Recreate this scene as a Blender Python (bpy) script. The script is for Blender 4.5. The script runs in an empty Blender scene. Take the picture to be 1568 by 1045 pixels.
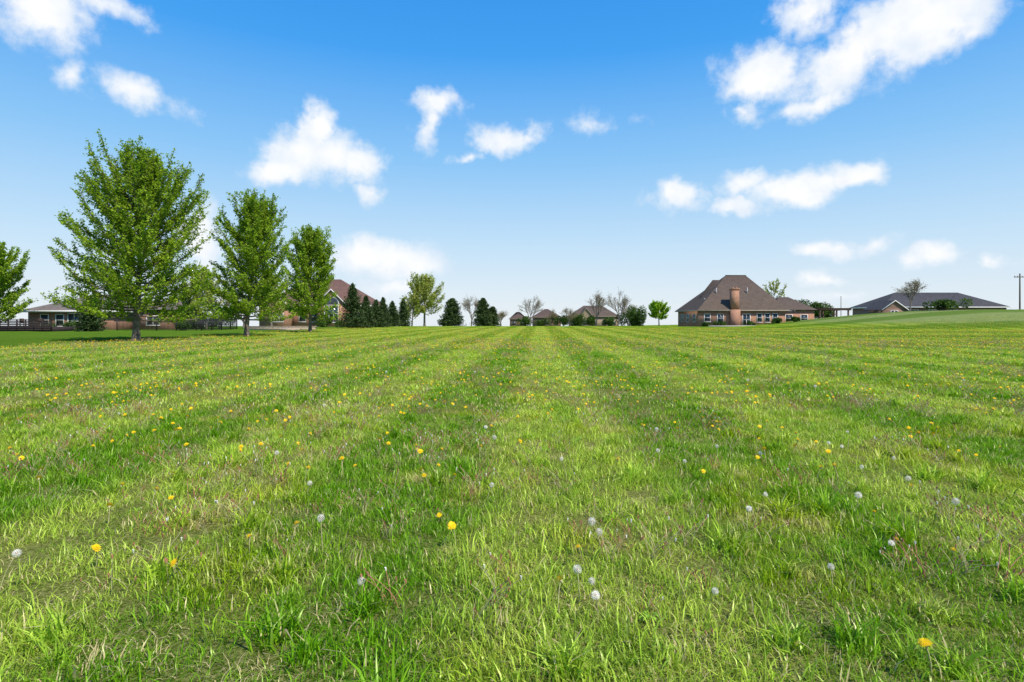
import bpy, math, numpy as np
from mathutils import Vector
rng = np.random.default_rng(7)
scene = bpy.context.scene
R = math.radians

# ------------------------------------------------------------------ helpers
class Acc:
    def __init__(s): s.V=[];s.F=[];s.M=[];s.T=[];s.n=0
    def add(s, v, f, mat=0, tint=0.5):
        v=np.asarray(v,float).reshape(-1,3); f=np.asarray(f,int)
        s.V.append(v); s.F.append(f+s.n)
        s.M.append(np.full(len(f),mat,int))
        s.T.append(np.full(len(v),tint,float) if np.isscalar(tint) else np.asarray(tint,float))
        s.n+=len(v)
    def box(s,x0,x1,y0,y1,z0,z1,mat=0,tint=.5):
        v=[(x0,y0,z0),(x1,y0,z0),(x1,y1,z0),(x0,y1,z0),(x0,y0,z1),(x1,y0,z1),(x1,y1,z1),(x0,y1,z1)]
        s.add(v,[(0,3,2,1),(4,5,6,7),(0,1,5,4),(1,2,6,5),(2,3,7,6),(3,0,4,7)],mat,tint)
    def mesh(s,name,mats,smooth=False):
        me=bpy.data.meshes.new(name)
        V=np.concatenate(s.V); T=np.concatenate(s.T); M=np.concatenate(s.M)
        loops=np.concatenate([f.ravel() for f in s.F])
        tot=np.concatenate([np.full(len(f),f.shape[1],int) for f in s.F])
        start=np.concatenate([[0],np.cumsum(tot)[:-1]])
        me.vertices.add(len(V)); me.vertices.foreach_set('co',V.astype(np.float32).ravel())
        me.loops.add(len(loops)); me.loops.foreach_set('vertex_index',loops.astype(np.int32))
        me.polygons.add(len(tot)); me.polygons.foreach_set('loop_start',start.astype(np.int32))
        me.polygons.foreach_set('material_index',M.astype(np.int32))
        if smooth: me.polygons.foreach_set('use_smooth',np.ones(len(tot),bool))
        a=me.attributes.new('tint','FLOAT','POINT'); a.data.foreach_set('value',T.astype(np.float32))
        me.update(calc_edges=True)
        for m in mats: me.materials.append(m)
        return me
def link(name,me,parent=None,loc=(0,0,0)):
    o=bpy.data.objects.new(name,me); scene.collection.objects.link(o); o.location=loc
    if parent: o.parent=parent
    return o
def empty(name,loc=(0,0,0)):
    o=bpy.data.objects.new(name,None); scene.collection.objects.link(o); o.location=loc; o.empty_display_size=.5
    return o
def S(t):
    t=np.clip(t,0,1); return t*t*(3-2*t)
def zt(x,y):
    x=np.asarray(x,float); y=np.asarray(y,float)
    t=np.maximum(0,y-100)
    z=-0.016*t*t/(t+25)
    z=z+3*S((x-38)/42)*S((y-66)/28)*(1-.7*S((y-108)/25))
    z=z+0.025*np.sin(x*.7+1)*np.sin(y*.45)+0.015*np.sin(x*1.9+y*.8)
    return z

# ------------------------------------------------------------------ node helpers
class NT:
    def __init__(s,t): s.t=t; s.t.nodes.clear()
    def n(s,typ,**kw):
        d=s.t.nodes.new(typ)
        for k,v in kw.items():
            setattr(d,k,v)
        return d
    def l(s,a,b): s.t.links.new(a,b)
    def math(s,op,a,b=None,c=None,clamp=False):
        d=s.n('ShaderNodeMath',operation=op); d.use_clamp=clamp
        for i,v in enumerate((a,b,c)):
            if v is None: continue
            if isinstance(v,(int,float)): d.inputs[i].default_value=v
            else: s.l(v,d.inputs[i])
        return d.outputs[0]
    def vm(s,op,a,b=None,c=None):
        d=s.n('ShaderNodeVectorMath',operation=op)
        for i,v in enumerate((a,b,c)):
            if v is None: continue
            if isinstance(v,tuple): d.inputs[i].default_value=v
            else: s.l(v,d.inputs[i])
        return d.outputs['Value'] if op in('LENGTH','DOT_PRODUCT') else d.outputs[0]
    def mix(s,f,a,b,bt='MIX'):
        d=s.n('ShaderNodeMix',data_type='RGBA',blend_type=bt)
        for i,v in ((0,f),(6,a),(7,b)):
            if isinstance(v,(int,float)): d.inputs[i].default_value=v
            elif isinstance(v,tuple): d.inputs[i].default_value=(*v,1)
            else: s.l(v,d.inputs[i])
        return d.outputs[2]
    def mr(s,v,a,b,c=0,e=1,sm=True):
        d=s.n('ShaderNodeMapRange',interpolation_type='SMOOTHSTEP' if sm else 'LINEAR')
        s.l(v,d.inputs[0])
        for i,q in zip((1,2,3,4),(a,b,c,e)): d.inputs[i].default_value=q
        return d.outputs[0]
    def noise(s,vec,scale,detail=3,rough=.55,dist=0):
        d=s.n('ShaderNodeTexNoise'); d.inputs['Scale'].default_value=scale; d.inputs['Detail'].default_value=detail
        d.inputs['Roughness'].default_value=rough; d.inputs['Distortion'].default_value=dist
        if vec is not None: s.l(vec,d.inputs['Vector'])
        return d.outputs[0]
def newmat(name):
    m=bpy.data.materials.new(name); m.use_nodes=True
    return m,NT(m.node_tree)
def simple(name,col,rough=.8,var=.25,scale=3.,spec=.3,metal=0,bump=0):
    m,t=newmat(name)
    g=t.n('ShaderNodeNewGeometry')
    nz=t.noise(g.outputs['Position'],scale,3)
    f=t.mr(nz,.3,.7,1-var,1+var)
    c=t.n('ShaderNodeVectorMath',operation='SCALE'); c.inputs[0].default_value=col; t.l(f,c.inputs[3])
    p=t.n('ShaderNodeBsdfPrincipled'); t.l(c.outputs[0],p.inputs['Base Color'])
    p.inputs['Roughness'].default_value=rough; p.inputs['Specular IOR Level'].default_value=spec; p.inputs['Metallic'].default_value=metal
    if bump:
        b=t.n('ShaderNodeBump'); b.inputs['Strength'].default_value=bump; b.inputs['Distance'].default_value=.05; t.l(nz,b.inputs['Height']); t.l(b.outputs[0],p.inputs['Normal'])
    o=t.n('ShaderNodeOutputMaterial'); t.l(p.outputs[0],o.inputs[0])
    return m
def leafmat(name,ca,cb,transl=.4,rough=.5,spec=.2):
    m,t=newmat(name)
    at=t.n('ShaderNodeAttribute',attribute_name='tint')
    c=t.mix(at.outputs['Fac'],ca,cb)
    p=t.n('ShaderNodeBsdfDiffuse'); t.l(c,p.inputs['Color'])
    tr=t.n('ShaderNodeBsdfTranslucent'); c2=t.mix(1.,c,(1.2,1.1,.5),'MULTIPLY'); t.l(c2,tr.inputs[0])
    mx=t.n('ShaderNodeMixShader'); mx.inputs[0].default_value=transl; t.l(p.outputs[0],mx.inputs[1]); t.l(tr.outputs[0],mx.inputs[2])
    o=t.n('ShaderNodeOutputMaterial'); t.l(mx.outputs[0],o.inputs[0])
    return m

# ------------------------------------------------------------------ field colour (shared by ground sheet and grass blades)
fg=bpy.data.node_groups.new('field_colour','ShaderNodeTree')
fg.interface.new_socket('Color',in_out='OUTPUT',socket_type='NodeSocketColor')
t=NT(fg)
g=t.n('ShaderNodeNewGeometry'); P=g.outputs['Position']
sp=t.n('ShaderNodeSeparateXYZ'); t.l(P,sp.inputs[0]); X,Y,Z=sp.outputs
u=t.math('SUBTRACT',X,t.math('MULTIPLY',Y,.047))
n1=t.noise(P,.22,1.5); n2=t.noise(P,1.9,2,.7); n3=t.noise(P,.75,2,.65)
uw=t.math('ADD',u,t.math('MULTIPLY',t.math('SUBTRACT',n1,.5),.9))
uw=t.math('ADD',uw,t.math('MULTIPLY',t.math('SUBTRACT',n2,.5),.6))
s1=t.math('SINE',t.math('MULTIPLY',t.math('ADD',uw,.5),2*math.pi/3.3))
s2=t.math('SINE',t.math('MULTIPLY',t.math('ADD',uw,.55),2*math.pi/1.1))
st=t.math('ADD',t.math('MULTIPLY',s1,.42),t.math('MULTIPLY',s2,.19))  # mowing stripes: light and dark of leaning blades painted into the colour
v=t.math('ADD',t.math('ADD',st,.47),t.math('MULTIPLY',t.math('SUBTRACT',n2,.5),1.5))
v=t.math('ADD',v,t.math('MULTIPLY',t.math('SUBTRACT',n1,.5),1.1),clamp=True)
col=t.mix(v,(.175,.385,.006),(.52,.655,.085))
yel=t.mr(n3,.49,.68); col=t.mix(t.math('MULTIPLY',yel,.5),col,(.52,.56,.025))
dry=t.mr(t.math('ADD',t.math('MULTIPLY',n2,.6),t.math('MULTIPLY',n3,.4)),.57,.65)
col=t.mix(t.math('MULTIPLY',dry,.5),col,(.72,.58,.28))
ln=t.math('ADD',t.math('MULTIPLY',X,-1),t.math('MULTIPLY',n2,1.0))
lm=t.mr(ln,26.2,27.2); col=t.mix(lm,col,t.mix(n1,(.13,.28,.02),(.24,.40,.045)))
mm=t.mr(Z,.35,1.3); col=t.mix(mm,col,t.mix(n2,(.28,.40,.09),(.50,.56,.22)))
sw=t.mr(t.math('ADD',X,t.math('MULTIPLY',n1,6)),14,30); band=t.math('SINE',t.math('MULTIPLY',t.math('ADD',Y,t.math('MULTIPLY',X,.04)),.42))
band=t.math('MULTIPLY',t.mr(band,-.2,.6),t.math('MULTIPLY',sw,t.mr(Y,30,44)))
col=t.mix(t.math('MULTIPLY',band,.65),col,(.13,.28,.02))
go=t.n('NodeGroupOutput'); t.l(col,go.inputs[0])

m_ground,t=newmat('ground_turf')
gg=t.n('ShaderNodeGroup'); gg.node_tree=fg
g=t.n('ShaderNodeNewGeometry'); P=g.outputs['Position']
ds=t.n('ShaderNodeVectorMath',operation='LENGTH'); t.l(P,ds.inputs[0])
nf=t.noise(P,45,3,.75)
c=t.mix(nf,(.3,.3,.3),(.8,.8,.8)); c=t.mix(1.,gg.outputs[0],c,'MULTIPLY')  # fine grain, plus darkening painted in for the self-shadow flat turf lacks
soil=t.mix(t.mr(nf,.35,.65),(.06,.075,.012),(.40,.33,.15)); c=t.mix(t.mr(ds.outputs['Value'],3,25,.6,0),c,soil)
p=t.n('ShaderNodeBsdfDiffuse'); t.l(c,p.inputs['Color'])
b=t.n('ShaderNodeBump'); b.inputs['Strength'].default_value=1; b.inputs['Distance'].default_value=.05; t.l(nf,b.inputs['Height']); t.l(b.outputs[0],p.inputs['Normal'])
o=t.n('ShaderNodeOutputMaterial'); t.l(p.outputs[0],o.inputs[0])

m_blade,t=newmat('grass_blade')
gg=t.n('ShaderNodeGroup'); gg.node_tree=fg
at=t.n('ShaderNodeAttribute',attribute_name='tint'); T=at.outputs['Fac']
br=t.mr(T,0,.9,.42,1.5,False)
sc=t.n('ShaderNodeVectorMath',operation='SCALE'); t.l(gg.outputs[0],sc.inputs[0]); t.l(br,sc.inputs[3])
c=t.mix(t.mr(T,.93,.96),sc.outputs[0],(.74,.60,.32))
p=t.n('ShaderNodeBsdfDiffuse'); t.l(c,p.inputs['Color'])
gs=t.n('ShaderNodeBsdfGlossy'); gs.inputs['Roughness'].default_value=.35; gs.inputs['Color'].default_value=(.8,.9,.5,1)
m0=t.n('ShaderNodeMixShader'); m0.inputs[0].default_value=.05; t.l(p.outputs[0],m0.inputs[1]); t.l(gs.outputs[0],m0.inputs[2])
tr=t.n('ShaderNodeBsdfTranslucent'); t.l(t.mix(1.,c,(1.15,1.2,.6),'MULTIPLY'),tr.inputs[0])
mx=t.n('ShaderNodeMixShader'); mx.inputs[0].default_value=.4; t.l(m0.outputs[0],mx.inputs[1]); t.l(tr.outputs[0],mx.inputs[2])
o=t.n('ShaderNodeOutputMaterial'); t.l(mx.outputs[0],o.inputs[0])

# ------------------------------------------------------------------ ground sheet
def lines(a,b,fa,fb,step):
    inner=np.arange(fa,fb+.01,step)
    def outer(s,e):
        k=np.geomspace(1,abs(e-s)+1,26)-1; return s+np.sign(e-s)*k[1:]
    return np.concatenate([outer(fa,a)[::-1],inner,outer(fb,b)])
xs=lines(-2500,2500,-130,130,1.6); ys=lines(-1500,2800,-16,216,1.6)
gx,gy=np.meshgrid(xs,ys); gz=zt(gx,gy)
nx,ny=len(xs),len(ys); ii=np.arange(nx*ny).reshape(ny,nx)
q=np.stack([ii[:-1,:-1],ii[:-1,1:],ii[1:,1:],ii[1:,:-1]],-1).reshape(-1,4)
a=Acc(); a.add(np.stack([gx,gy,gz],-1).reshape(-1,3),q)
link('ground',a.mesh('ground',[m_ground],True))

# ------------------------------------------------------------------ grass tufts
def blades(n,rad,h0,h1,w,lean,dry=.06):
    r=rad*np.sqrt(rng.random(n))*(.65+.35*rng.random(n)); th=rng.random(n)*2*np.pi
    b=np.stack([r*np.cos(th),r*np.sin(th),np.full(n,-.01)],-1)
    H=h0+(h1-h0)*rng.random(n)**1.6; az=rng.random(n)*2*np.pi; L=lean*(.3+rng.random(n))
    d=np.stack([np.cos(az),np.sin(az),0*az],-1); face=az+np.pi/2+rng.normal(0,.5,n)
    s=np.stack([np.cos(face),np.sin(face),0*az],-1); W=(w*(.6+.8*rng.random(n)))[:,None]/2
    up=np.array([0,0,1.])
    m=b+d*(H*L*.35)[:,None]+up*(H*.55)[:,None]
    tp=b+d*(H*L*1.15)[:,None]+up*(H*(1-.25*L))[:,None]
    V=np.stack([b-s*W,b+s*W,m+s*W*.85,m-s*W*.85,tp],1).reshape(-1,3)
    i=np.arange(n)*5
    Q=np.stack([i,i+1,i+2,i+3],-1); T3=np.stack([i+3,i+2,i+4],-1)
    tint=rng.random(n)*.9; tint=np.where(rng.random(n)<dry,1.,tint)
    return V,Q,T3,np.repeat(tint,5)
def tuftmesh(name,*args,extra=None,dry=.06):
    a=Acc(); V,Q,T3,tt=blades(*args,dry=dry); a.add(V,Q,0,tt)
    a.F.append(T3); a.M.append(np.zeros(len(T3),int))
    if extra:
        base=a.n; V,Q,T3,tt=blades(*extra,dry=dry); a.add(V,Q,0,tt); a.F.append(T3+base); a.M.append(np.zeros(len(T3),int))
    return a.mesh(name,[m_blade])
def coll(name,meshes):
    c=bpy.data.collections.new(name)
    for i,me in enumerate(meshes):
        o=bpy.data.objects.new('%s_part_%02d'%(name,i),me); c.objects.link(o)
    return c
def scatter(name,pts,scl,idx,c,tilt=.0):
    n=len(pts); me=bpy.data.meshes.new(name); me.vertices.add(n)
    me.vertices.foreach_set('co',np.asarray(pts,np.float32).ravel())
    rot=np.stack([rng.normal(0,tilt+1e-6,n),rng.normal(0,tilt+1e-6,n),rng.random(n)*6.283],-1)
    a=me.attributes.new('rot','FLOAT_VECTOR','POINT'); a.data.foreach_set('vector',rot.astype(np.float32).ravel())
    a=me.attributes.new('scl','FLOAT','POINT'); a.data.foreach_set('value',np.asarray(scl,np.float32))
    a=me.attributes.new('idx','INT','POINT'); a.data.foreach_set('value',np.asarray(idx,np.int32))
    ob=link(name,me)
    ng=bpy.data.node_groups.new(name+'_nodes','GeometryNodeTree')
    ng.interface.new_socket('Geometry',in_out='INPUT',socket_type='NodeSocketGeometry')
    ng.interface.new_socket('Geometry',in_out='OUTPUT',socket_type='NodeSocketGeometry')
    N=ng.nodes; gi=N.new('NodeGroupInput'); go=N.new('NodeGroupOutput')
    ip=N.new('GeometryNodeInstanceOnPoints'); ci=N.new('GeometryNodeCollectionInfo')
    ci.inputs['Collection'].default_value=c; ci.inputs['Separate Children'].default_value=True; ci.inputs['Reset Children'].default_value=True
    def na(nm,ty):
        d=N.new('GeometryNodeInputNamedAttribute'); d.data_type=ty; d.inputs['Name'].default_value=nm
        return d.outputs['Attribute']
    L=ng.links.new
    L(gi.outputs[0],ip.inputs['Points']); L(ci.outputs[0],ip.inputs['Instance']); ip.inputs['Pick Instance'].default_value=True
    L(na('idx','INT'),ip.inputs['Instance Index'])
    e=N.new('FunctionNodeEulerToRotation'); L(na('rot','FLOAT_VECTOR'),e.inputs[0]); L(e.outputs[0],ip.inputs['Rotation'])
    L(na('scl','FLOAT'),ip.inputs['Scale']); L(ip.outputs[0],go.inputs[0])
    md=ob.modifiers.new('scatter','NODES'); md.node_group=ng
    return ob
def wedge(r0,r1,dens,margin=3.5):
    n=int(dens*2*1.15*r1*r1); x=(rng.random(n)*2-1)*r1*1.15; y=rng.random(n)*r1
    return cut(x,y,r0,r1,margin)
def cut(x,y,r0,r1,margin=3.5):
    k=(y>0)&(np.abs(x)<y*.95+margin)&(np.maximum(y,np.abs(x)*.8)>=r0)&(y<r1)
    return x[k],y[k]
def jgrid(r0,r1,step,margin=3.5):
    gx,gy=np.meshgrid(np.arange(-r1*1.15,r1*1.15,step),np.arange(0,r1,step)); gx=gx.ravel(); gy=gy.ravel()
    return cut(gx+rng.uniform(-.55,.55,len(gx))*step,gy+rng.uniform(-.55,.55,len(gx))*step,r0,r1,margin)
near=coll('tuft_near',[tuftmesh('tn%d'%i,260,.24,.025,.085,.0046,.85,extra=(30,.18,.06,.16,.006,.75)) for i in range(4)]+
  [tuftmesh('tn8',240,.22,.02,.07,.004,1.2,dry=.5)]+[tuftmesh('tn9%d'%i,100,.11,.06,.16,.0075,1.0,extra=(34,.06,.12,.23,.009,.8),dry=.02) for i in range(3)])
mid=coll('tuft_mid',[tuftmesh('tm%d'%i,330,.55,.03,.09,.010,.8,extra=(26,.5,.06,.14,.010,.7)) for i in range(4)]+[tuftmesh('tm8',260,.5,.03,.07,.010,1.1,dry=.45)]+[tuftmesh('tm9',120,.2,.06,.18,.011,.9,dry=.02)])
far=coll('tuft_far',[tuftmesh('tf%d'%i,380,1.5,.04,.09,.026,.75) for i in range(4)])
x,y=jgrid(1.0,9,.22); n=len(x); idx=rng.choice(5,n,p=[.23,.22,.22,.22,.11])
x2,y2=wedge(1.0,9,3.6); k=np.sin(x2*1.7+1)*np.sin(y2*1.3)+rng.normal(0,.5,len(x2))>.0; x2,y2=x2[k],y2[k]
x=np.r_[x,x2]; y=np.r_[y,y2]; idx=np.r_[idx,rng.integers(5,8,len(x2))]; n=len(x)
scatter('grass',np.stack([x,y,zt(x,y)],-1),.65+.65*rng.random(n),idx,near,.08)
x,y=jgrid(8,28,.62); n=len(x); idx=rng.choice(5,n,p=[.23,.23,.22,.22,.10])
x2,y2=wedge(8.5,24,.9); x=np.r_[x,x2]; y=np.r_[y,y2]; idx=np.r_[idx,np.full(len(x2),5)]; n=len(x)
scatter('grass',np.stack([x,y,zt(x,y)],-1),.75+.5*rng.random(n),idx,mid,.03)
x,y=jgrid(26,84,1.9); k=(x>-27); x,y=x[k],y[k]; n=len(x)
scatter('grass',np.stack([x,y,zt(x,y)],-1),.8+.4*rng.random(n),rng.integers(0,4,n),far,.01)

# ------------------------------------------------------------------ dandelions and weeds
m_yel=simple('dandelion_yellow',(.98,.66,.004),.6,.08,40); m_stem=simple('weed_stem',(.42,.38,.17),.6,.3,20)
m_brown=simple('weed_brown_stem',(.42,.19,.11),.8,.35,20); m_puff=simple('seed_head_white',(.85,.81,.70),.9,.1,30)
m_rose=simple('dandelion_leaf',(.24,.46,.02),.5,.3,15)
def tube(acc,pts,r0,r1,k=4,mat=0,tint=.5):
    pts=np.asarray(pts,float); n=len(pts)
    d=np.gradient(pts,axis=0); d/=np.linalg.norm(d,axis=1)[:,None]+1e-9
    ref=np.array([0.,0,1]) if abs(d[0,2])<.9 else np.array([1.,0,0])
    a=np.cross(d,ref); a/=np.linalg.norm(a,axis=1)[:,None]+1e-9; b=np.cross(d,a)
    th=np.arange(k)*2*np.pi/k; r=np.linspace(r0,r1,n)[:,None,None]
    V=pts[:,None,:]+r*(np.cos(th)[None,:,None]*a[:,None,:]+np.sin(th)[None,:,None]*b[:,None,:])
    i=np.arange(n*k).reshape(n,k); j=np.roll(i,-1,1)
    F=np.stack([i[:-1],j[:-1],j[1:],i[1:]],-1).reshape(-1,4)
    acc.add(V.reshape(-1,3),F,mat,tint)
def stemcurve(h,l): 
    az=rng.random()*6.28; s=np.linspace(0,1,5)
    return np.stack([l*h*s**2*np.cos(az),l*h*s**2*np.sin(az),h*s],-1)
def flower(h,tl=.5):
    a=Acc(); c=stemcurve(h,.3); tube(a,c,.0022,.002,4,0); top=c[-1]
    az=rng.random()*6.28; n=np.array([math.cos(az)*tl,math.sin(az)*tl,1]); n/=np.linalg.norm(n); e1=np.cross(n,[0.3,1,0]); e1/=np.linalg.norm(e1); e2=np.cross(n,e1)
    for ring,(rr,zz,npet) in enumerate([(.020,.0,20),(.016,.006,16),(.010,.010,12)]):
        for i in range(npet):
            th=2*np.pi*(i+ring*.4)/npet; w=.14; r_=rr*rng.uniform(.78,1.15)
            f=lambda k,an,z_: top+e1*k*math.cos(an)+e2*k*math.sin(an)+n*z_
            a.add([f(0,0,zz),f(r_*.7,th-w,zz+.005),f(r_,th,zz+.003),f(r_*.7,th+w,zz+.005)],[(0,1,2,3)],1)
    tube(a,[top-n*.012,top],.003,.007,6,0)
    return a.mesh('fl',[m_stem,m_yel])
def puff(h,r=.018):
    a=Acc(); c=stemcurve(h,.25); tube(a,c,.0024,.002,4,0); top=c[-1]
    tube(a,[top-[0,0,.004],top+[0,0,.004]],.004,.004,6,2)
    n=120; i=np.arange(n)+.5; ph=np.arccos(1-2*i/n); th=np.pi*(1+5**.5)*i
    D=np.stack([np.cos(th)*np.sin(ph),np.sin(th)*np.sin(ph),np.cos(ph)],-1)
    s=np.cross(D,[.3,.5,.8]); s/=np.linalg.norm(s,axis=1)[:,None]; s2=np.cross(D,s)
    e=top+D*r*(.88+.24*rng.random(n))[:,None]; w=.002
    V=np.stack([e-s*w,e-s2*w,e+s*w,e+s2*w],1).reshape(-1,3); k=np.arange(n)*4
    a.add(V,np.stack([k,k+1,k+2,k+3],-1),1)
    V=np.stack([np.repeat(top[None],n,0),e-s*.0006,e+s*.0006],1).reshape(-1,3); k=np.arange(n)*3
    a.add(V,np.stack([k,k+1,k+2],-1),1)
    return a.mesh('pf',[m_stem,m_puff,m_brown])
def weed(n,h):
    a=Acc()
    for i in range(n):
        c=stemcurve(h*(.5+.6*rng.random()),.7)+[rng.normal(0,.03),rng.normal(0,.03),0]
        tube(a,c,.0026,.002,3,0); tp=c[-1]; tube(a,[tp-[0,0,.005],tp+[0,0,.004],tp+[0,0,.015]],.003,.006,5,1 if rng.random()<.85 else 2)
    return a.mesh('wd',[m_stem if n%2 else m_brown,m_brown,m_puff])
cf=coll('flower_parts',[flower(.08),flower(.10),flower(.12),flower(.11,.9)])
cp=coll('puff_parts',[puff(.12),puff(.15),puff(.2)])
cw=coll('weed_parts',[weed(3,.16),weed(6,.19),weed(9,.18),weed(5,.22)])
def clustered(r0,r1,dc,per,spread):
    x,y=wedge(r0,r1,dc); k=rng.poisson(per,len(x))
    X=np.repeat(x,k); Y=np.repeat(y,k); X=X+rng.normal(0,spread,len(X)); Y=Y+rng.normal(0,spread,len(X))
    m=Y>1.5; return X[m],Y[m]
def put(name,sets,c,nc,s0,s1):
    X=np.concatenate([s[0] for s in sets]); Y=np.concatenate([s[1] for s in sets]); k=(X>-26.3)&(Y<84)&(np.hypot(X,Y)>2.7); X,Y=X[k],Y[k]
    n=len(X); scatter(name,np.stack([X,Y,zt(X,Y)],-1),s0+(s1-s0)*rng.random(n),rng.integers(0,nc,n),c,.12)
put('dandelion_flowers',[wedge(2,8,1.0),clustered(5,15,.46,5,.4),clustered(9,40,.48,5,.7),clustered(25,84,.75,6,1.),wedge(10,60,.6)],cf,4,1.0,1.5)
sx,sy=clustered(2.6,8,.2,3.5,.45); k=(sx+rng.normal(0,1.2,len(sx)))>.8
px_=np.array([.35,1.55,2.35,1.75,2.6,-1.7,.95,-.2,2.0,3.1,.5,3.4,-1.2]); py_=np.array([2.95,3.75,3.5,3.1,4.3,4.7,2.8,4.6,4.4,4.0,5.2,4.9,3.6])
put('dandelion_seed_heads',[(sx[k],sy[k]),(px_,py_),wedge(3,18,.07)],cp,3,.9,1.4)
put('weed_stems',[clustered(2.2,9,1.1,5,.22),clustered(8,40,.8,4,.4)],cw,4,.6,1.15)
def rosette():
    a=Acc()
    for i in range(12):
        th=i*2.4+rng.random()*.4; L=.10+.09*rng.random(); u=np.array([math.cos(th),math.sin(th),0]); w=np.array([-u[1],u[0],0])
        z=.07+.05*rng.random()
        pr=[(0,.004),(.3,.012),(.4,.007),(.55,.017),(.65,.010),(.8,.02),(1,.001)]
        V=[];F=[]
        for k,(s,ww) in enumerate(pr):
            c=u*L*s+np.array([0,0,z*math.sin(s*2.3)]); V+= [c+w*ww,c-w*ww]
            if k: F.append((2*k-2,2*k-1,2*k+1,2*k))
        a.add(V,F,0)
    return a.mesh('ros',[m_rose])
cr=coll('rosette_parts',[rosette(),rosette(),rosette()])
put('broadleaf_weeds',[wedge(2.4,8,.4)],cr,3,.3,.45)

# ------------------------------------------------------------------ trees
m_bark=simple('bark',(.15,.12,.10),.9,.35,6,bump=.5); m_barkg=simple('bark_grey',(.20,.165,.14),.9,.3,4)
m_maple=leafmat('maple_leaves',(.12,.25,.016),(.44,.60,.06),.48); m_young=leafmat('young_leaves',(.26,.34,.05),(.48,.52,.13))
m_fir=leafmat('spruce_needles',(.025,.05,.02),(.10,.15,.05),.1); m_bud=leafmat('bud_haze',(.22,.17,.11),(.36,.32,.17),.3)
m_shrub=leafmat('shrub_leaves',(.035,.08,.018),(.12,.20,.04),.2); m_brightleaf=leafmat('fresh_leaves',(.18,.35,.02),(.42,.62,.05))
def leaves(acc,C,size,mat,tint,up=.4):
    C=np.asarray(C); n=len(C); nrm=rng.normal(0,1,(n,3)); nrm[:,2]=np.abs(nrm[:,2])+up; nrm/=np.linalg.norm(nrm,axis=1)[:,None]
    a=np.cross(nrm,rng.normal(0,1,(n,3))); a/=np.linalg.norm(a,axis=1)[:,None]; b=np.cross(nrm,a)
    s=(size*(.6+.8*rng.random(n)))[:,None]/2
    V=np.stack([C-a*s*1.25,C-b*s*.75,C+a*s*1.25,C+b*s*.75],1).reshape(-1,3); k=np.arange(n)*4
    acc.add(V,np.stack([k,k+1,k+2,k+3],-1),mat,np.repeat(tint,4))
def path(p0,az,el,L,n,curl,wob=.08):
    pts=[np.array(p0,float)]; 
    for i in range(n):
        d=np.array([math.cos(az)*math.cos(el),math.sin(az)*math.cos(el),math.sin(el)])
        pts.append(pts[-1]+d*L/n); el=min(1.5,el+curl/n+rng.normal(0,wob)); az+=rng.normal(0,wob)
    return np.array(pts)
def crown_tree(name,x,y,H,prof,clear=.14,nl=60,tr=.2,leafsz=.14,dens=1.,mat=None,bark=None,el0=20,el1=62,curl=.55,trunkvis=.86,ljit=.10):
    z=float(zt(x,y)); root=empty(name,(x,y,z-.05)); B=Acc(); C=[];Tn=[]
    tp=path((0,0,0),rng.random()*6.28,R(89),H*trunkvis,14,0,.02); tube(B,tp[:2],tr*1.35,tr,9); tube(B,tp[1:],tr,.03,8)
    hs=tp[:,2]
    for i in range(nl):
        f=i/(nl-1); h=clear+(.80-clear)*(f**.95)
        hz=h*H; k=min(14,int(np.searchsorted(hs,hz)));k=max(k,1); w=(hz-hs[k-1])/(hs[k]-hs[k-1]); p0=tp[k-1]*(1-w)+tp[k]*w
        el=R(el0+(el1-el0)*f+rng.normal(0,6)); az=i*2.39996+rng.normal(0,.3)
        elm=min(1.4,el+curl*.5)
        L=prof(h)/max(.3,math.cos(elm))
        for _ in range(3):
            ht=min(1,h+L*math.sin(elm)/H); L=.5*L+.5*prof(ht)/max(.3,math.cos(elm))
        L=min(L,(H*rng.uniform(.93,1.)-hz)/max(.3,math.sin(elm)))*rng.uniform(.82,1.1)
        L=max(L,.6)
        pts=path(p0,az,el,L,7,curl,.06); r0=tr*.36*(1-.6*f)*min(1,L/3); tube(B,pts,max(r0,.02),.012,5)
        n2=int(5+L*3)
        clump=rng.random()
        for j in range(n2):
            s=.15+.85*(j+rng.random())/n2; q=s*7; a0=int(min(6,q)); p=pts[a0]*(1-(q-a0))+pts[a0+1]*(q-a0); d=pts[a0+1]-pts[a0]
            azl=math.atan2(d[1],d[0])+rng.choice([-1,1])*rng.uniform(.2,1.1)
            L2=(.16*L*(1.15-s)+.45)*rng.uniform(.6,1.3)
            pp=path(p,azl,R(rng.uniform(5,65)),L2,3,.6,.1); tube(B,pp,.02,.008,3)
            m=int(L2*30*dens*rng.uniform(.4,1.4)); 
            if m<1: continue
            ss=rng.random(m)**.8*3; ia=np.minimum(2,ss.astype(int)); fr=(ss-ia)[:,None]; cc=pp[ia]*(1-fr)+pp[ia+1]*fr+rng.normal(0,ljit,(m,3))
            C.append(cc); Tn.append(np.clip(rng.normal(.2+.35*clump+.3*rng.random(),.18,m),0,1))
        m=int(L*9*dens); ss=(.35+.65*rng.random(m))*7; ss=np.minimum(ss,6.99); ia=ss.astype(int); fr=(ss-ia)[:,None]
        C.append(pts[ia]*(1-fr)+pts[ia+1]*fr+rng.normal(0,ljit,(m,3))); Tn.append(np.clip(rng.normal(.5,.2,m),0,1))
    link('trunk_and_branches',B.mesh(name+'_wood',[bark or m_bark],True),root)
    LA=Acc(); leaves(LA,np.concatenate(C),leafsz,0,np.concatenate(Tn))
    link('leaves',LA.mesh(name+'_leaves',[mat or m_maple]),root)
    return root
def profile(R_,pts):
    xs_=[p[0] for p in pts]; ys_=[p[1] for p in pts]
    return lambda h: R_*float(np.interp(h,xs_,ys_))
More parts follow.
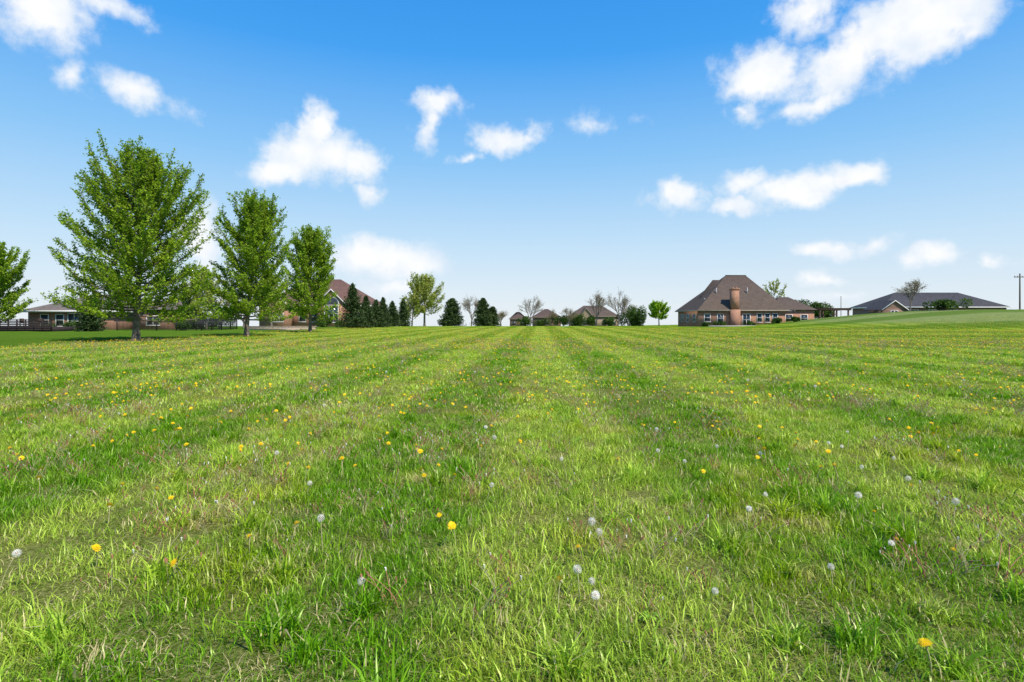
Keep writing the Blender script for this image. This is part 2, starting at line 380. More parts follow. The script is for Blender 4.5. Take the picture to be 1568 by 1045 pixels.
PM=[(.08,1.0),(.18,1.12),(.36,1.05),(.5,.92),(.65,.82),(.8,.74),(.92,.62),(1,.5)]
crown_tree('maple_tree',-25.1,38,12.9,profile(4.6,PM),.12,130,.22,.125,1.3,el0=-8,el1=72,curl=.6,ljit=.08)
crown_tree('maple_tree',-22.4,48,12.0,profile(3.3,PM),.12,110,.19,.135,1.3,el0=-5,el1=74,curl=.6,ljit=.09)
crown_tree('maple_tree',-22.0,62,11.4,profile(2.9,PM),.12,92,.17,.155,1.2,el0=-2,el1=74,curl=.6,ljit=.1)
crown_tree('maple_tree',-63.6,70,10.6,profile(3.9,PM),.10,60,.18,.2,1.1,el0=8,el1=68)
crown_tree('maple_tree',-44,82,8.8,profile(2.6,PM),.16,40,.15,.22,.5,mat=m_young,bark=m_barkg)
crown_tree('maple_tree',-35.5,84,8.6,profile(2.8,PM),.16,40,.15,.22,.5,mat=m_young,bark=m_barkg)
PV=[(.1,.5),(.35,.8),(.6,1),(.8,.9),(1,.5)]
crown_tree('cottonwood_tree',-20,130,12.2,profile(5.2,PV),.22,48,.25,.3,.38,mat=m_young,bark=m_barkg,el0=10,el1=70,ljit=.2)
crown_tree('cottonwood_tree',-22.5,128,7.5,profile(3.2,PV),.2,30,.15,.3,.3,mat=m_young,bark=m_barkg,el0=20,el1=70)
crown_tree('locust_tree',33.6,130,5.6,profile(2.7,PV),.3,34,.14,.3,.7,mat=m_brightleaf,el0=5,el1=60)
crown_tree('cottonwood_tree',62,135,10.6,profile(3.2,PV),.3,26,.2,.3,.15,mat=m_young,bark=m_barkg)
crown_tree('cottonwood_tree',-62,108,8,profile(3.2,PV),.2,30,.18,.3,.3,mat=m_young,bark=m_barkg,el0=20)

def bare_tree(name,x,y,H,spread,bud=.25,tr=.17):
    z=float(zt(x,y)); root=empty(name,(x,y,z-.05)); B=Acc(); C=[]
    def rec(p,az,el,L,r,lv):
        pts=path(p,az,el,L,4,.25,.1); tube(B,pts,r,r*.6,4)
        if lv==0:
            C.append(pts[2:]+rng.normal(0,.15,(len(pts)-2,3))); return
        nb={4:6,3:4,2:4,1:3}[lv]
        for i in range(nb):
            s=rng.uniform(.45,1) if i else 1; q=s*4; a0=int(min(3,q)); pp=pts[a0]*(1-(q-a0))+pts[a0+1]*(q-a0)
            rec(pp,az+rng.uniform(-1.3,1.3) if lv<4 else i*1.3+rng.random(),min(1.45,max(.3,el+rng.normal(-.1,.3))) if lv<4 else rng.uniform(.75,1.25),L*rng.uniform(.55,.8)*(1 if lv<4 else 1.3*spread),max(.028,r*.55),lv-1)
    rec((0,0,0),0,R(88),H*.28,tr,4)
    link('trunk_and_branches',B.mesh(name+'_wood',[m_barkg],True),root)
    C=np.concatenate(C); C=np.repeat(C,3,0)+rng.normal(0,.25,(len(C)*3,3)); C=C[rng.random(len(C))<bud]
    LA=Acc(); leaves(LA,C,.16,0,rng.random(len(C))); link('buds',LA.mesh(name+'_buds',[m_bud]),root)
for (x,y,H,s) in [(-10,140,10.2,.9),(-3.0,150,5.5,.9),(4.8,150,10,1.1),(21.5,145,9.8,1.1),(26.5,142,9,1.2),(77,110,7.8,1.0),(-41.5,88,6.5,.9),(-26.5,140,7,1),(-44,86,7,1),(31,150,7.5,1.1),(11,160,5.5,1),(16,158,6,1),(-7.8,150,6,1)]:
    bare_tree('bare_tree',x,y,H,s,.4)

def conifer(name,x,y,H,rad,sz=.2,blunt=.0,mat=None):
    z=float(zt(x,y)); root=empty(name,(x,y,z-.05)); B=Acc(); C=[];Tn=[]
    tube(B,[(0,0,0),(0,0,H*.5),(0,0,H*.97)],.14,.02,7)
    nb=int(90+H*14)
    for i in range(nb):
        f=(i/nb)**.9; h=.04*H+f*H*.94; rr=rad*((1-f)**(.85-.4*blunt))*rng.uniform(.65,1.2)+.08
        pts=path((0,0,h),i*2.39996,R(-8+35*f+rng.normal(0,5)),rr,4,.35,.05); tube(B,pts,.02,.008,3)
        m=int(12+rr*30); ss=(.15+.85*rng.random(m))*3.99; ia=ss.astype(int); fr=(ss-ia)[:,None]
        wd=.05+.12*rr*(ss/4)[:,None]
        C.append(pts[ia]*(1-fr)+pts[ia+1]*fr+rng.normal(0,1,(m,3))*wd*[1,1,.6]); Tn.append(np.clip(rng.normal(.25+.5*rng.random(),.2,m),0,1))
    link('trunk_and_branches',B.mesh(name+'_wood',[m_bark],True),root)
    LA=Acc(); leaves(LA,np.concatenate(C),sz,0,np.concatenate(Tn)); link('needles',LA.mesh(name+'_needles',[mat or m_fir]),root)
for (x,y,H,r) in [(-23.8,85,6.9,2.3),(-23.1,90,5.2,1.6),(-22.8,95.5,4.7,1.7),(-22.9,101,5.4,1.6),(-22.5,107,4.9,1.8),(-21.6,113,5.6,1.7),(-49,66,4.1,1.6),(-45.6,80,5.4,1.4)]:
    conifer('spruce_tree',x,y,H,r)
conifer('pine_tree',-13.7,130,6.4,2.6,.28,.8); conifer('pine_tree',-6.6,130,6.5,2.3,.28,.6); conifer('pine_tree',-4.6,134,4.6,1.8,.28,.8)

def shrub(name,x,y,w,h,mat=None,n=2600,sz=.16,lift=0):
    z=float(zt(x,y)); root=empty(name,(x,y,z+lift-.05)); 
    nb=9; cen=np.stack([rng.normal(0,w*.27,nb),rng.normal(0,w*.27,nb),h*(.3+.4*rng.random(nb))],-1)
    D=rng.normal(0,1,(n,3)); D/=np.linalg.norm(D,axis=1)[:,None]; k=rng.integers(0,nb,n)
    rad=np.array([w*.24,w*.24,h*.36])*(.7+.4*rng.random(n)[:,None]); C=cen[k]+D*rad; C[:,2]=np.abs(C[:,2])
    B=Acc()
    for c in cen: tube(B,path((0,0,0),math.atan2(c[1],c[0]),1.1,np.linalg.norm(c),3,.1),.04,.015,4)
    link('stems',B.mesh(name+'_wood',[m_bark]),root)
    LA=Acc(); leaves(LA,C,sz,0,np.clip(rng.normal(.2,.15,n)+(k%3)*.2,0,1)); link('foliage',LA.mesh(name+'_foliage',[mat or m_shrub]),root)
for (x,y,w,h,l) in [(30.3,138,4.6,5.0,0),(29,142,3.6,4,0),(33,152,3,3,0),(75.9,100,4.0,2.2,0),(14.5,160,4,3.2,0),(-25.5,118,3.5,2.6,0),(-41.5,72,1.8,1.3,0),(-33,100,2.2,1.5,0),(-30,99,2,1.4,0),
   (62.5,122,4,4.6,0),(66,124,4,4.2,0),(69,126,3.4,4,0),(36.5,106.5,1.2,.9,0),(39,106.5,1.4,1,0),(45,107,1.1,.8,0),(50,107,1.3,1.1,0),(53,107,1.2,1.0,0),(-56,72.5,1.6,1.2,0),(-59,72.5,1.2,.9,0),(-16,135,3,2.2,0),(9,165,3,2.4,0),(104,104,5,2.2,0),
   (19.5,165,4,4,0),(22,160,3,3,0),(4,170,4,3,0),(-58,104,4,3,0),(-53,102,3.5,2.4,0),(-66,110,4,3,0),(27,160,3,2.6,0)]:
    shrub('shrub',x,y,w,h,None,int(700+w*h*130),.16 if y<100 else .26,l)

# ------------------------------------------------------------------ buildings
def brickmat(name,c1,c2,mortar):
    m,t=newmat(name); g=t.n('ShaderNodeNewGeometry'); sp=t.n('ShaderNodeSeparateXYZ'); t.l(g.outputs['Position'],sp.inputs[0])
    cb=t.n('ShaderNodeCombineXYZ'); t.l(t.math('ADD',sp.outputs[0],sp.outputs[1]),cb.inputs[0]); t.l(sp.outputs[2],cb.inputs[1])
    b=t.n('ShaderNodeTexBrick'); t.l(cb.outputs[0],b.inputs['Vector']); b.inputs['Scale'].default_value=2.4
    b.inputs['Color1'].default_value=(*c1,1); b.inputs['Color2'].default_value=(*c2,1); b.inputs['Mortar'].default_value=(*mortar,1); b.inputs['Mortar Size'].default_value=.015
    b.inputs['Row Height'].default_value=.2
    nz=t.noise(cb.outputs[0],1.6,5,.7); c=t.mix(1.,b.outputs[0],t.mix(nz,(.5,.5,.52),(1.4,1.35,1.3)),'MULTIPLY')
    p=t.n('ShaderNodeBsdfPrincipled'); t.l(c,p.inputs['Base Color']); p.inputs['Roughness'].default_value=.9
    o=t.n('ShaderNodeOutputMaterial'); t.l(p.outputs[0],o.inputs[0]); return m
def shingle(name,c1,c2):
    m,t=newmat(name); g=t.n('ShaderNodeNewGeometry'); P=g.outputs['Position']; sp=t.n('ShaderNodeSeparateXYZ'); t.l(P,sp.inputs[0])
    cb=t.n('ShaderNodeCombineXYZ'); t.l(t.math('ADD',sp.outputs[0],sp.outputs[1]),cb.inputs[0]); t.l(t.math('MULTIPLY',sp.outputs[2],1.6),cb.inputs[1])
    b=t.n('ShaderNodeTexBrick'); t.l(cb.outputs[0],b.inputs['Vector']); b.inputs['Scale'].default_value=1.4
    b.inputs['Color1'].default_value=(*c1,1); b.inputs['Color2'].default_value=(*c2,1); b.inputs['Mortar'].default_value=(*[k*.5 for k in c1],1); b.inputs['Mortar Size'].default_value=.02
    nz=t.noise(P,1.2,5,.7); c=t.mix(1.,b.outputs[0],t.mix(nz,(.65,.65,.65),(1.3,1.3,1.3)),'MULTIPLY')
    p=t.n('ShaderNodeBsdfPrincipled'); t.l(c,p.inputs['Base Color']); p.inputs['Roughness'].default_value=.9; p.inputs['Specular IOR Level'].default_value=.1
    o=t.n('ShaderNodeOutputMaterial'); t.l(p.outputs[0],o.inputs[0]); return m
bk_red=brickmat('brick_red',(.38,.18,.115),(.29,.13,.085),(.38,.31,.25)); bk_or=brickmat('brick_orange',(.45,.21,.125),(.34,.15,.092),(.44,.34,.26)); bk_tan=brickmat('brick_tan',(.36,.27,.18),(.27,.195,.135),(.36,.3,.24)); bk_dk=brickmat('brick_brown',(.27,.15,.105),(.19,.11,.08),(.28,.23,.19))
rf_gb=shingle('shingle_greybrown',(.155,.115,.088),(.122,.09,.07)); rf_red=shingle('shingle_redbrown',(.22,.125,.095),(.17,.10,.078)); rf_gr=shingle('shingle_charcoal',(.098,.094,.095),(.075,.072,.074)); rf_br=shingle('shingle_brown',(.15,.10,.08),(.115,.08,.065)); rf_lt=shingle('shingle_light',(.23,.185,.155),(.18,.15,.13))
m_white=simple('white_trim',(.75,.74,.71),.6,.06); m_beige=simple('beige_trim',(.32,.27,.21),.7,.1); m_glass=simple('window_glass',(.03,.04,.055),.08,.3,.6,.6); m_door=simple('door_paint',(.16,.09,.06),.5,.1)
m_iron=simple('black_iron',(.02,.02,.02),.5,.1); m_wood=simple('dark_stained_wood',(.09,.055,.04),.8,.3,5); m_deck=simple('black_stained_wood',(.035,.025,.025),.8,.3,5); m_woodp=simple('pole_wood',(.16,.13,.10),.9,.3,3); m_stone=simple('tan_stone',(.42,.33,.24),.9,.25,4); m_conc=simple('concrete',(.35,.31,.27),.9,.15,3); m_metal=simple('vent_metal',(.3,.3,.3),.5,.1,3,.5,.5)
def window(fr,gl,ax,pos,c,z0,w,h,mull=1,sgn=-1,arch=False):
    def bx(A,u0,u1,d0,d1,za,zb):
        if ax=='x': A.box(u0,u1,pos-d1,pos-d0,za,zb)
        else:
            a,b=sorted((pos+sgn*d0,pos+sgn*d1)); A.box(a,b,u0,u1,za,zb)
    bx(gl,c-w/2+.06,c+w/2-.06,.004,.02,z0+.06,z0+h-.06)
    t_=.10
    bx(fr,c-w/2-t_+.08,c-w/2+.08,.0,.07,z0,z0+h); bx(fr,c+w/2-.08,c+w/2+t_-.08,.0,.07,z0,z0+h)
    bx(fr,c-w/2+.081,c+w/2-.081,.0,.068,z0+h-.1,z0+h); bx(fr,c-w/2-.08,c+w/2+.08,.0,.11,z0-.1,z0-.002)
    bx(fr,c-w/2+.081,c+w/2-.081,.022,.055,z0+h*.5-.03,z0+h*.5+.03)
    for i in range(1,mull+1):
        u=c-w/2+w*i/(mull+1)
        bx(fr,u-.035,u+.035,.022,.05,z0+.001,z0+h*.5-.031); bx(fr,u-.035,u+.035,.022,.05,z0+h*.5+.031,z0+h-.101)
def hip_roof(A,x0,x1,y0,y1,ze,zr,rx0,rx1,ry,ov=.5,ry2=None):
    a=(x0-ov,y0-ov,ze);b=(x1+ov,y0-ov,ze);c=(x1+ov,y1+ov,ze);d=(x0-ov,y1+ov,ze);r1=(rx0,ry,zr);r2=(rx1,ry2 or ry,zr)
    A.add([a,b,c,d,r1,r2],[(0,1,5,4),(2,3,4,5)]); A.add([a,b,c,d,r1,r2],[(1,2,5),(3,0,4)]); A.add([a,b,c,d],[(3,2,1,0)])
def fascia(A,x0,x1,y0,y1,ze,ov=.5,t_=.03,h=.2):
    e=ov+t_
    A.box(x0-e,x1+e,y0-e,y0-ov,ze-h,ze+.02); A.box(x0-e,x1+e,y1+ov,y1+e,ze-h,ze+.02)
    A.box(x0-e,x0-ov,y0-ov,y1+ov,ze-h,ze+.02); A.box(x1+ov,x1+e,y0-ov,y1+ov,ze-h,ze+.02)
    A.box(x0-ov,x1+ov,y0-ov,y0-.003,ze-.06,ze-.01); A.box(x0-ov,x1+ov,y1+.003,y1+ov,ze-.06,ze-.01)
def gable_front(W,Rf,Fa,xc,w,y0,y1,ze,zp,ov=.35):
    W.add([(xc-w/2,y0,ze),(xc+w/2,y0,ze),(xc,y0,zp-.12)],[(0,1,2)])
    L=w/2+ov; k=(zp-ze)/(w/2); zl=ze-ov*k
    for s in (-1,1):
        v=[(xc+s*L,y0-ov,zl),(xc,y0-ov,zp),(xc,y1,zp),(xc+s*L,y1,zl)]; v2=[(a,b,c-.12) for a,b,c in v]
        Rf.add(v+v2,[(0,1,2,3),(7,6,5,4)])
        f=[(xc+s*L,y0-ov-.03,zl+.02),(xc,y0-ov-.03,zp+.02),(xc,y0-ov-.03,zp-.22),(xc+s*L,y0-ov-.03,zl-.22)]; f2=[(a,b+.028,c) for a,b,c in f]
        Fa.add(f+f2,[(0,1,2,3),(7,6,5,4),(0,4,5,1),(2,6,7,3),(0,3,7,4)])
def finish(name,loc,parts):
    root=empty(name,(0,0,0))
    for nm,(A,m) in parts.items():
        if A.n: link(nm,A.mesh(name+'_'+nm,[m]),root)
    return root

# right-hand brick house with the tall hip roof
W,Rf,Fa,Fr,Gl,Ch,Dr,Vn=[Acc() for _ in range(8)]
W.box(35.9,52.4,109,123,-.6,3.05); hip_roof(Rf,35.9,52.4,109,123,3.1,10.3,43.6,47.6,116)
fascia(Fa,35.9,52.4,109,123,3.1)
Rf.box(43.5,47.7,115.9,116.1,10.25,10.36)
Rf.add([(40.9,116,9.35),(43.7,116,9.35),(43.0,112.6,6.9),(38.2,116,5.9),(43.0,119.4,6.9)],[(0,1,2),(3,0,2),(3,4,0),(0,4,1)])
Ch.box(41.65,43.45,108.2,108.99,-.6,3.2); Ch.box(41.85,43.25,108.25,109.4,3.2,7.0); Ch.box(41.75,43.35,108.15,109.5,7.0,7.2); Ch.box(42.05,42.4,108.6,108.9,7.2,7.45); Ch.box(42.7,43.05,108.6,108.9,7.2,7.45)
for c,w,z0,h,m in [(37.4,1.2,.9,1.5,0),(39.9,1.2,.7,1.7,0),(44.9,1.5,.1,2.3,1),(47.4,1.0,.8,1.7,0),(48.9,1.0,.8,1.7,0),(50.4,1.0,.8,1.7,0)]: window(Fr,Gl,'x',109,c,z0,w,h,m)
for c in (112,116,120): window(Fr,Gl,'y',35.9,c,.9,1.2,1.5,0)
for x_,z_ in ((40.2,7.0),(46.3,7.1),(50.3,5.6),(37.9,5.0)): Vn.box(x_-.09,x_+.09,112-.09,112+.09,z_-1.5,z_+.5)
W.box(52.41,59.5,112,122,-.6,3.0); hip_roof(Rf,52.45,59.5,112,122,3.2,5.9,54.6,56.8,117,.45); window(Fr,Gl,'x',112,54.5,.8,1.4,1.5,0); window(Fr,Gl,'x',112,57.5,.8,1.4,1.5,0)
finish('brick_house',0,{'walls':(W,bk_or),'roof':(Rf,rf_gb),'fascia':(Fa,m_beige),'window_frames':(Fr,m_white),'window_glass':(Gl,m_glass),'chimney':(Ch,bk_or),'roof_vents':(Vn,m_metal)})
A=Acc(); A.box(36.5,47.5,104.8,107.9,-.3,.22); finish('patio',0,{'slab':(A,m_conc)})
A=Acc()
for x_ in (60.6,63.4,66.2):
    for y_ in (112,116): A.box(x_-.12,x_+.12,y_-.12,y_+.12,-.4,3.1)
for y_ in (112,116): A.box(60,66.8,y_-.1,y_+.1,3.102,3.35)
for i in range(14): A.box(60.2+i*.48,60.28+i*.48,111.4,116.6,3.352,3.55)
finish('pergola',0,{'frame':(A,m_wood)})

# far-right house with long charcoal roof
W,Rf,Fa,Fr,Gl=[Acc() for _ in range(5)]
W.box(85,113,130,142,0,4.1); hip_roof(Rf,85,113,130,142,4.15,7.7,91.5,106.5,136,.6); fascia(Fa,85,113,130,142,4.15,.6)
W.box(83,88.4,127.5,129.99,0,3.7); gable_front(W,Rf,Fa,85.7,5.4,127.5,134,3.7,5.6)
for c in (92,96,101,106,110): window(Fr,Gl,'x',130,c,2,1.8,1.5,1)
window(Fr,Gl,'x',127.5,85.7,1.9,1.6,1.4,1)
finish('ranch_house',0,{'walls':(W,bk_dk),'roof':(Rf,rf_gr),'fascia':(Fa,m_white),'window_frames':(Fr,m_white),'window_glass':(Gl,m_glass)})

# brick house behind the maples (arched gable window)
W,Rf,Fa,Fr,Gl,Ch=[Acc() for _ in range(6)]
W.box(-48,-27.2,108,122,-.8,3.9); hip_roof(Rf,-48,-27.2,108,122,4.0,9.4,-40.5,-34.6,115); fascia(Fa,-48,-27.2,108,122,4.0)
W.box(-36.2,-30.8,105.5,107.99,-.8,3.9); W.box(-36.2,-30.8,105.5,107.4,3.9,4.3); gable_front(W,Rf,Fa,-33.5,5.4,105.5,112,4.3,7.0)
W.box(-46.5,-41.5,106.5,107.99,-.8,3.8); gable_front(W,Rf,Fa,-44,5.0,106.5,113,3.8,6.0)
window(Fr,Gl,'x',105.5,-33.5,.8,2.6,3.2,2)
th=np.linspace(0,np.pi,13); rr=1.3
V=[(-33.5,105.47,4.15)]+[(-33.5+rr*math.cos(k),105.47,4.15+rr*math.sin(k)) for k in th]; Gl.add(V,[(0,i+1,i+2) for i in range(12)])
V=[]
for k in th: V+= [(-33.5+rr*math.cos(k),105.42,4.15+rr*math.sin(k)),(-33.5+(rr+.16)*math.cos(k),105.42,4.15+(rr+.16)*math.sin(k))]
Fr.add(V,[(2*i,2*i+2,2*i+3,2*i+1) for i in range(12)])
for c in (-39.8,-37.6,-29.6,-28.2): window(Fr,Gl,'x',108,c,.9,1.3,1.8,0)
window(Fr,Gl,'x',106.5,-44,.9,2.4,1.8,2)
for c in (110,113,117): window(Fr,Gl,'y',-27.2,c,.9,1.4,1.7,1,1)
finish('brick_house',0,{'walls':(W,bk_or),'roof':(Rf,rf_red),'fascia':(Fa,m_white),'window_frames':(Fr,m_white),'window_glass':(Gl,m_glass)})

# far-left low brick house
W,Rf,Fa,Fr,Gl,Ch=[Acc() for _ in range(6)]
W.box(-63.8,-52.5,75,87,-.3,2.5); hip_roof(Rf,-63.8,-52.5,75,87,2.55,4.9,-59.5,-55.5,81,.6); fascia(Fa,-63.8,-52.5,75,87,2.55,.6,h=.24)
W.box(-51.9,-46.5,78,86,-.3,2.4); hip_roof(Rf,-51.9,-46.5,78,86,2.7,4.2,-50,-48.5,82,.4)
for c in (-61.6,-59.6,-55.8): window(Fr,Gl,'x',75,c,.5,1.1,1.6,0)
window(Fr,Gl,'x',75,-57.7,.1,1.7,2.1,1); window(Fr,Gl,'x',78,-49.2,.6,1.8,1.3,1)
Ch.box(-57.6,-56.8,83,84,3.5,5.6)
finish('brick_house',0,{'walls':(W,bk_red),'roof':(Rf,rf_lt),'fascia':(Fa,m_white),'window_frames':(Fr,m_white),'window_glass':(Gl,m_glass),'chimney':(Ch,bk_red)})

def small_house(x0,x1,y0,dep,zb,ze,zr,wm,rm,fm,gx=None,nw=4):
    W,Rf,Fa,Fr,Gl=[Acc() for _ in range(5)]
    W.box(x0,x1,y0,y0+dep,zb,ze-.05); m=dep*.42; hip_roof(Rf,x0,x1,y0,y0+dep,ze,zr,x0+m,x1-m,y0+dep/2,.5); fascia(Fa,x0,x1,y0,y0+dep,ze,h=.12)
    if gx: W.box(gx-2.4,gx+2.4,y0-2,y0-.01,zb,ze-.1); gable_front(W,Rf,Fa,gx,4.8,y0-2,y0+4,ze-.1,ze+(zr-ze)*.75)
    for i in range(nw):
        c=x0+(x1-x0)*(i+.5)/nw
        if gx and abs(c-gx)<3.2: continue
        window(Fr,Gl,'x',y0,c,zb+1.1,1.5,1.5,0)
    if gx: window(Fr,Gl,'x',y0-2,gx,zb+1.1,2.2,1.5,1)
    finish('brick_house',0,{'walls':(W,wm),'roof':(Rf,rm),'fascia':(Fa,fm),'window_frames':(Fr,m_beige),'window_glass':(Gl,m_glass)})
small_house(7.5,17.2,200,10,-1.9,1.9,4.9,bk_dk,rf_br,m_beige,None,3)
small_house(-.8,5.5,215,9,-2.2,1.3,4.0,bk_dk,rf_br,m_beige,None,2)
small_house(20,35.5,190,11,-1.8,2.2,5.9,bk_tan,rf_gb,m_beige,24.5,5)
small_house(118,132,170,11,-.5,2.8,5.4,bk_tan,rf_br,m_beige,None,4)

# ------------------------------------------------------------------ fences, walls, poles
def iron_fence(pts,h=1.45):
    A=Acc()
    for (x0,y0),(x1,y1) in zip(pts[:-1],pts[1:]):
        L=math.hypot(x1-x0,y1-y0); n=int(L/.16); 
        for i in range(n+1):
            f=i/n; x=x0+(x1-x0)*f; y=y0+(y1-y0)*f; z=float(zt(x,y)); r=.045 if i%15==0 else .014; hh=h+.1 if i%15==0 else h
            A.box(x-r,x+r,y-r,y+r,z-.1,z+hh)
        for zz in (.15,h-.15,h-.02):
            z=float(zt((x0+x1)/2,(y0+y1)/2)); dx,dy=(x1-x0)/L,(y1-y0)/L; w=.02; a=(-dy*w,dx*w)
            v=[(x0+a[0],y0+a[1],z+zz),(x1+a[0],y1+a[1],z+zz),(x1-a[0],y1-a[1],z+zz),(x0-a[0],y0-a[1],z+zz)]; v+=[(p,q,s+.04) for p,q,s in v]
            A.add(v,[(0,3,2,1),(4,5,6,7),(0,1,5,4),(1,2,6,5),(2,3,7,6),(3,0,4,7)])
    finish('iron_fence',0,{'pickets_and_rails':(A,m_iron)})
iron_fence([(-48.6,70),(-38.2,70),(-38.2,79),(-48.6,79)])
A=Acc()
for i in range(9): A.box(-61.5+i*1.0,-61.38+i*1.0,66-.06,66+.06,-.1,1.35)
A.box(-61.5,-53.3,65.9,66.1,1.352,1.42)
for i in range(6): A.box(-61.5,-53.38,65.97,66.03,.12+i*.2,.26+i*.2)
finish('deck_railing',0,{'boards':(A,m_deck)})
A=Acc(); A.box(-60.5,-53.6,66.3,71.5,-.1,.5); finish('wooden_deck',0,{'platform':(A,m_deck)})
A=Acc(); A.box(-34.5,-25.6,74,74.4,-.1,.42); A.box(-34.5,-34.1,74.4,80,-.1,.42); A.box(-34.6,-25.5,73.95,74.45,.422,.5); A.box(-29.6,-27.4,72.8,73.9,-.1,.2); finish('stone_retaining_wall',0,{'stones':(A,m_stone)})
def pole(x,y,H,arm=True):
    z=float(zt(x,y)); A=Acc(); r=.15 if arm else .07; tube(A,[(x,y,z-.5),(x,y,z+H*.5),(x,y,z+H)],r,r*.7,8)
    if arm:
        A.box(x-1.1,x+1.1,y-.06,y+.06,z+H-.75,z+H-.6)
        for d in (-1,-.45,.45,1): A.box(x+d-.04,x+d+.04,y-.04,y+.04,z+H-.6,z+H-.42)
    finish('utility_pole',0,{'pole':(A,m_woodp)})
pole(98.2,110,7.3); pole(66.5,115,4.2,False)
A=Acc()
for x_ in (-58.8,-56.6):
    for dx in (-.22,.22):
        for dy in (-.22,.22): A.box(x_+dx-.025,x_+dx+.025,68+dy-.025,68+dy+.025,.5,.94)
    A.box(x_-.26,x_+.26,67.74,68.26,.94,.98); A.box(x_-.26,x_+.26,68.2,68.26,.981,1.5)
finish('patio_chairs',0,{'frames':(A,m_wood)})

# ------------------------------------------------------------------ sky
SUN_EL=R(52); SUN_AZ=R(138)     # azimuth clockwise from +Y
w=bpy.data.worlds.new('World'); scene.world=w; w.use_nodes=True
t=NT(w.node_tree)
tc=t.n('ShaderNodeTexCoord'); D=t.vm('NORMALIZE',tc.outputs['Generated'])
sp=t.n('ShaderNodeSeparateXYZ'); t.l(D,sp.inputs[0]); X,Y,Z=sp.outputs
sk=t.n('ShaderNodeTexSky',sky_type='NISHITA'); sk.sun_disc=False; sk.sun_elevation=SUN_EL; sk.sun_rotation=SUN_AZ; sk.air_density=1; sk.dust_density=.6; sk.ozone_density=2
rp=t.n('ShaderNodeValToRGB'); t.l(Z,rp.inputs[0]); cr_=rp.color_ramp
stops=[(0,(.83,.90,.95)),(.05,(.74,.86,.96)),(.13,(.56,.78,.98)),(.26,(.28,.60,.98)),(.42,(.06,.38,.94)),(.6,(.02,.25,.82)),(1,(.012,.13,.55))]
cr_.elements[0].position=0; cr_.elements[0].color=(*stops[0][1],1); cr_.elements[1].position=1; cr_.elements[1].color=(*stops[-1][1],1)
for p_,c_ in stops[1:-1]:
    e=cr_.elements.new(p_); e.color=(*c_,1)
g10=t.n('ShaderNodeVectorMath',operation='SCALE'); t.l(rp.outputs[0],g10.inputs[0]); g10.inputs[3].default_value=10
sky=t.mix(.92,sk.outputs[0],g10.outputs[0])
az=t.math('ARCTAN2',X,Y); el=t.math('ARCSINE',Z)
ae=t.n('ShaderNodeCombineXYZ'); t.l(az,ae.inputs[0]); t.l(el,ae.inputs[1]); AE=ae.outputs[0]
wn=t.n('ShaderNodeTexNoise'); wn.inputs['Scale'].default_value=10; wn.inputs['Detail'].default_value=4; wn.inputs['Roughness'].default_value=.6; t.l(t.vm('ADD',AE,(3,1,2)),wn.inputs['Vector'])
sb=t.vm('SUBTRACT',wn.outputs['Color'],(.5,.5,.5)); wa=t.vm('MULTIPLY_ADD',sb,(.11,.07,0),AE)
blobs=[(-.831,.535,.13,.052,0,1),(-.728,.555,.08,.028,0,.8),(-.780,.436,.03,.022,0,.6),(-.653,.392,.09,.024,-14,.8),
(-.338,.285,.10,.048,0,1.1),(-.349,.330,.05,.036,0,1.1),(-.269,.279,.045,.036,0,1),(-.401,.256,.06,.024,0,.9),(-.25,.225,.02,.02,0,.5),
(-.142,.377,.045,.026,0,.8),(-.154,.340,.022,.045,0,.65),(-.014,.319,.062,.026,0,.95),(-.071,.281,.032,.012,0,.7),(.150,.342,.06,.018,0,.38),
(.426,.423,.065,.05,0,1),(.575,.451,.12,.05,20,1.1),(.707,.514,.14,.06,20,1.1),(.518,.540,.075,.045,0,.9),(.523,.377,.085,.02,12,.75),(.397,.363,.035,.017,0,.7),(.80,.56,.09,.04,0,.8),
(.294,.212,.052,.028,0,1.05),(.409,.233,.06,.028,0,.95),(.495,.227,.115,.03,12,1.1),(.598,.253,.055,.024,0,1),(.386,.195,.05,.018,0,.9),
(-.223,.103,.105,.036,0,1.1),(-.544,.149,.045,.06,0,1),(-.197,.055,.09,.02,0,.6),(.552,.121,.05,.014,0,.75),(.633,.134,.042,.014,0,.6),(.736,.110,.046,.018,0,.95),(.851,.107,.032,.011,0,.6),(.546,.072,.042,.012,0,.6),(.581,.041,.07,.014,0,.5)]
cur=None
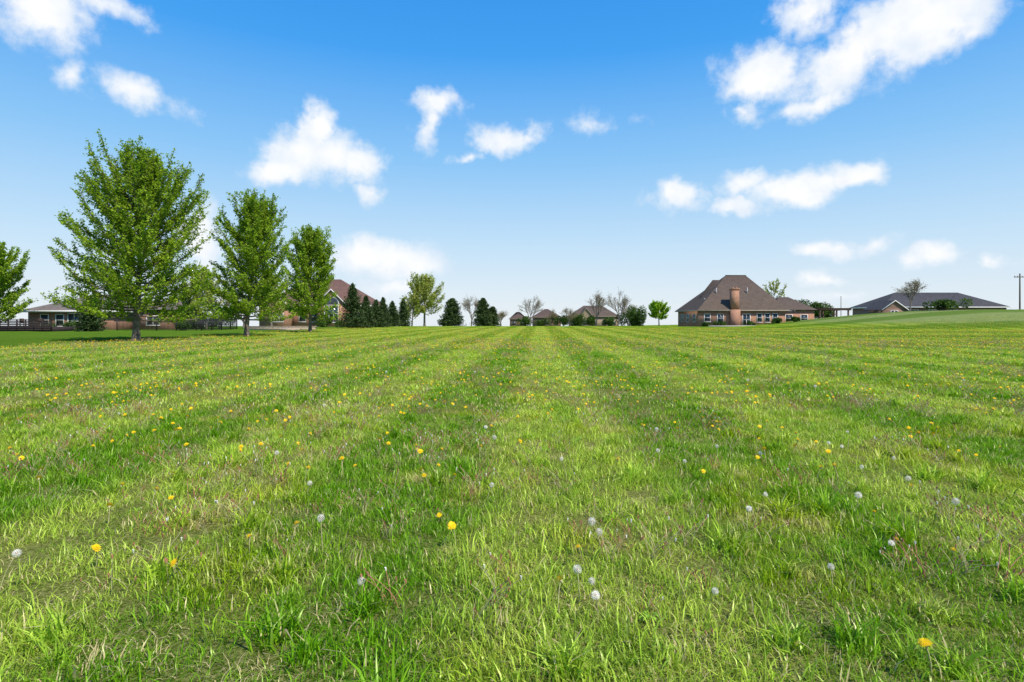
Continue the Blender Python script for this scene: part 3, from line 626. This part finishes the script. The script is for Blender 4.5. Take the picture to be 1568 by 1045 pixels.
for (u_,v_,ru,rv,rot,wt) in blobs:
    a_=math.atan(u_); e_=math.atan(v_*math.cos(a_)); ca=math.cos(a_); sx_=ru*ca*ca*1.25; sy_=rv*ca*1.3
    if rot==0:
        q=t.vm('MULTIPLY_ADD',wa,(1/sx_,1/sy_,0),(-a_/sx_,-e_/sy_,0)); L_=t.vm('LENGTH',q)
    else:
        c_,s_=math.cos(R(rot)),math.sin(R(rot)); d_=t.vm('SUBTRACT',wa,(a_,e_,0))
        cb=t.n('ShaderNodeCombineXYZ'); t.l(t.vm('DOT_PRODUCT',d_,(c_/sx_,s_/sx_,0)),cb.inputs[0]); t.l(t.vm('DOT_PRODUCT',d_,(-s_/sy_,c_/sy_,0)),cb.inputs[1]); L_=t.vm('LENGTH',cb.outputs[0])
    f=t.math('MULTIPLY_ADD',L_,-wt,wt)
    cur=f if cur is None else t.math('MAXIMUM',cur,f)
fn=t.noise(AE,17,6,.62)
f=t.math('ADD',cur,t.math('MULTIPLY',t.math('SUBTRACT',fn,.5),1.6))
mask=t.mr(f,-.04,.72)
shade=t.noise(t.vm('ADD',AE,(.012,.02,0)),17,3,.55)
sh=t.mr(t.math('ADD',t.math('SUBTRACT',fn,shade),t.math('MULTIPLY',f,-.25)),-.35,.15,0,1)
cc=t.mix(sh,(10.3,10.3,10.3),(8.0,8.8,9.8))
out=t.mix(t.math('MULTIPLY',mask,.97),sky,cc)
bg=t.n('ShaderNodeBackground'); t.l(out,bg.inputs[0]); bg.inputs[1].default_value=.1
wo=t.n('ShaderNodeOutputWorld'); t.l(bg.outputs[0],wo.inputs[0])

sl=bpy.data.lights.new('sun','SUN'); sl.energy=5.0; sl.angle=R(.5); sl.color=(1,.94,.84)
so=bpy.data.objects.new('sun',sl); scene.collection.objects.link(so)
dv=Vector((math.sin(SUN_AZ)*math.cos(SUN_EL),math.cos(SUN_AZ)*math.cos(SUN_EL),math.sin(SUN_EL)))
so.rotation_euler=(-dv).to_track_quat('-Z','Y').to_euler(); so.location=dv*50

# ------------------------------------------------------------------ camera
cd=bpy.data.cameras.new('camera'); cam=bpy.data.objects.new('camera',cd); scene.collection.objects.link(cam)
cd.lens=20; cd.sensor_width=36; cd.clip_start=.05; cd.clip_end=8000; cd.shift_y=-.022
cam.location=(0,0,1.5); cam.rotation_euler=(R(90),0,0); scene.camera=cam
scene.view_settings.view_transform='Standard'; scene.view_settings.look='None'; scene.view_settings.exposure=0
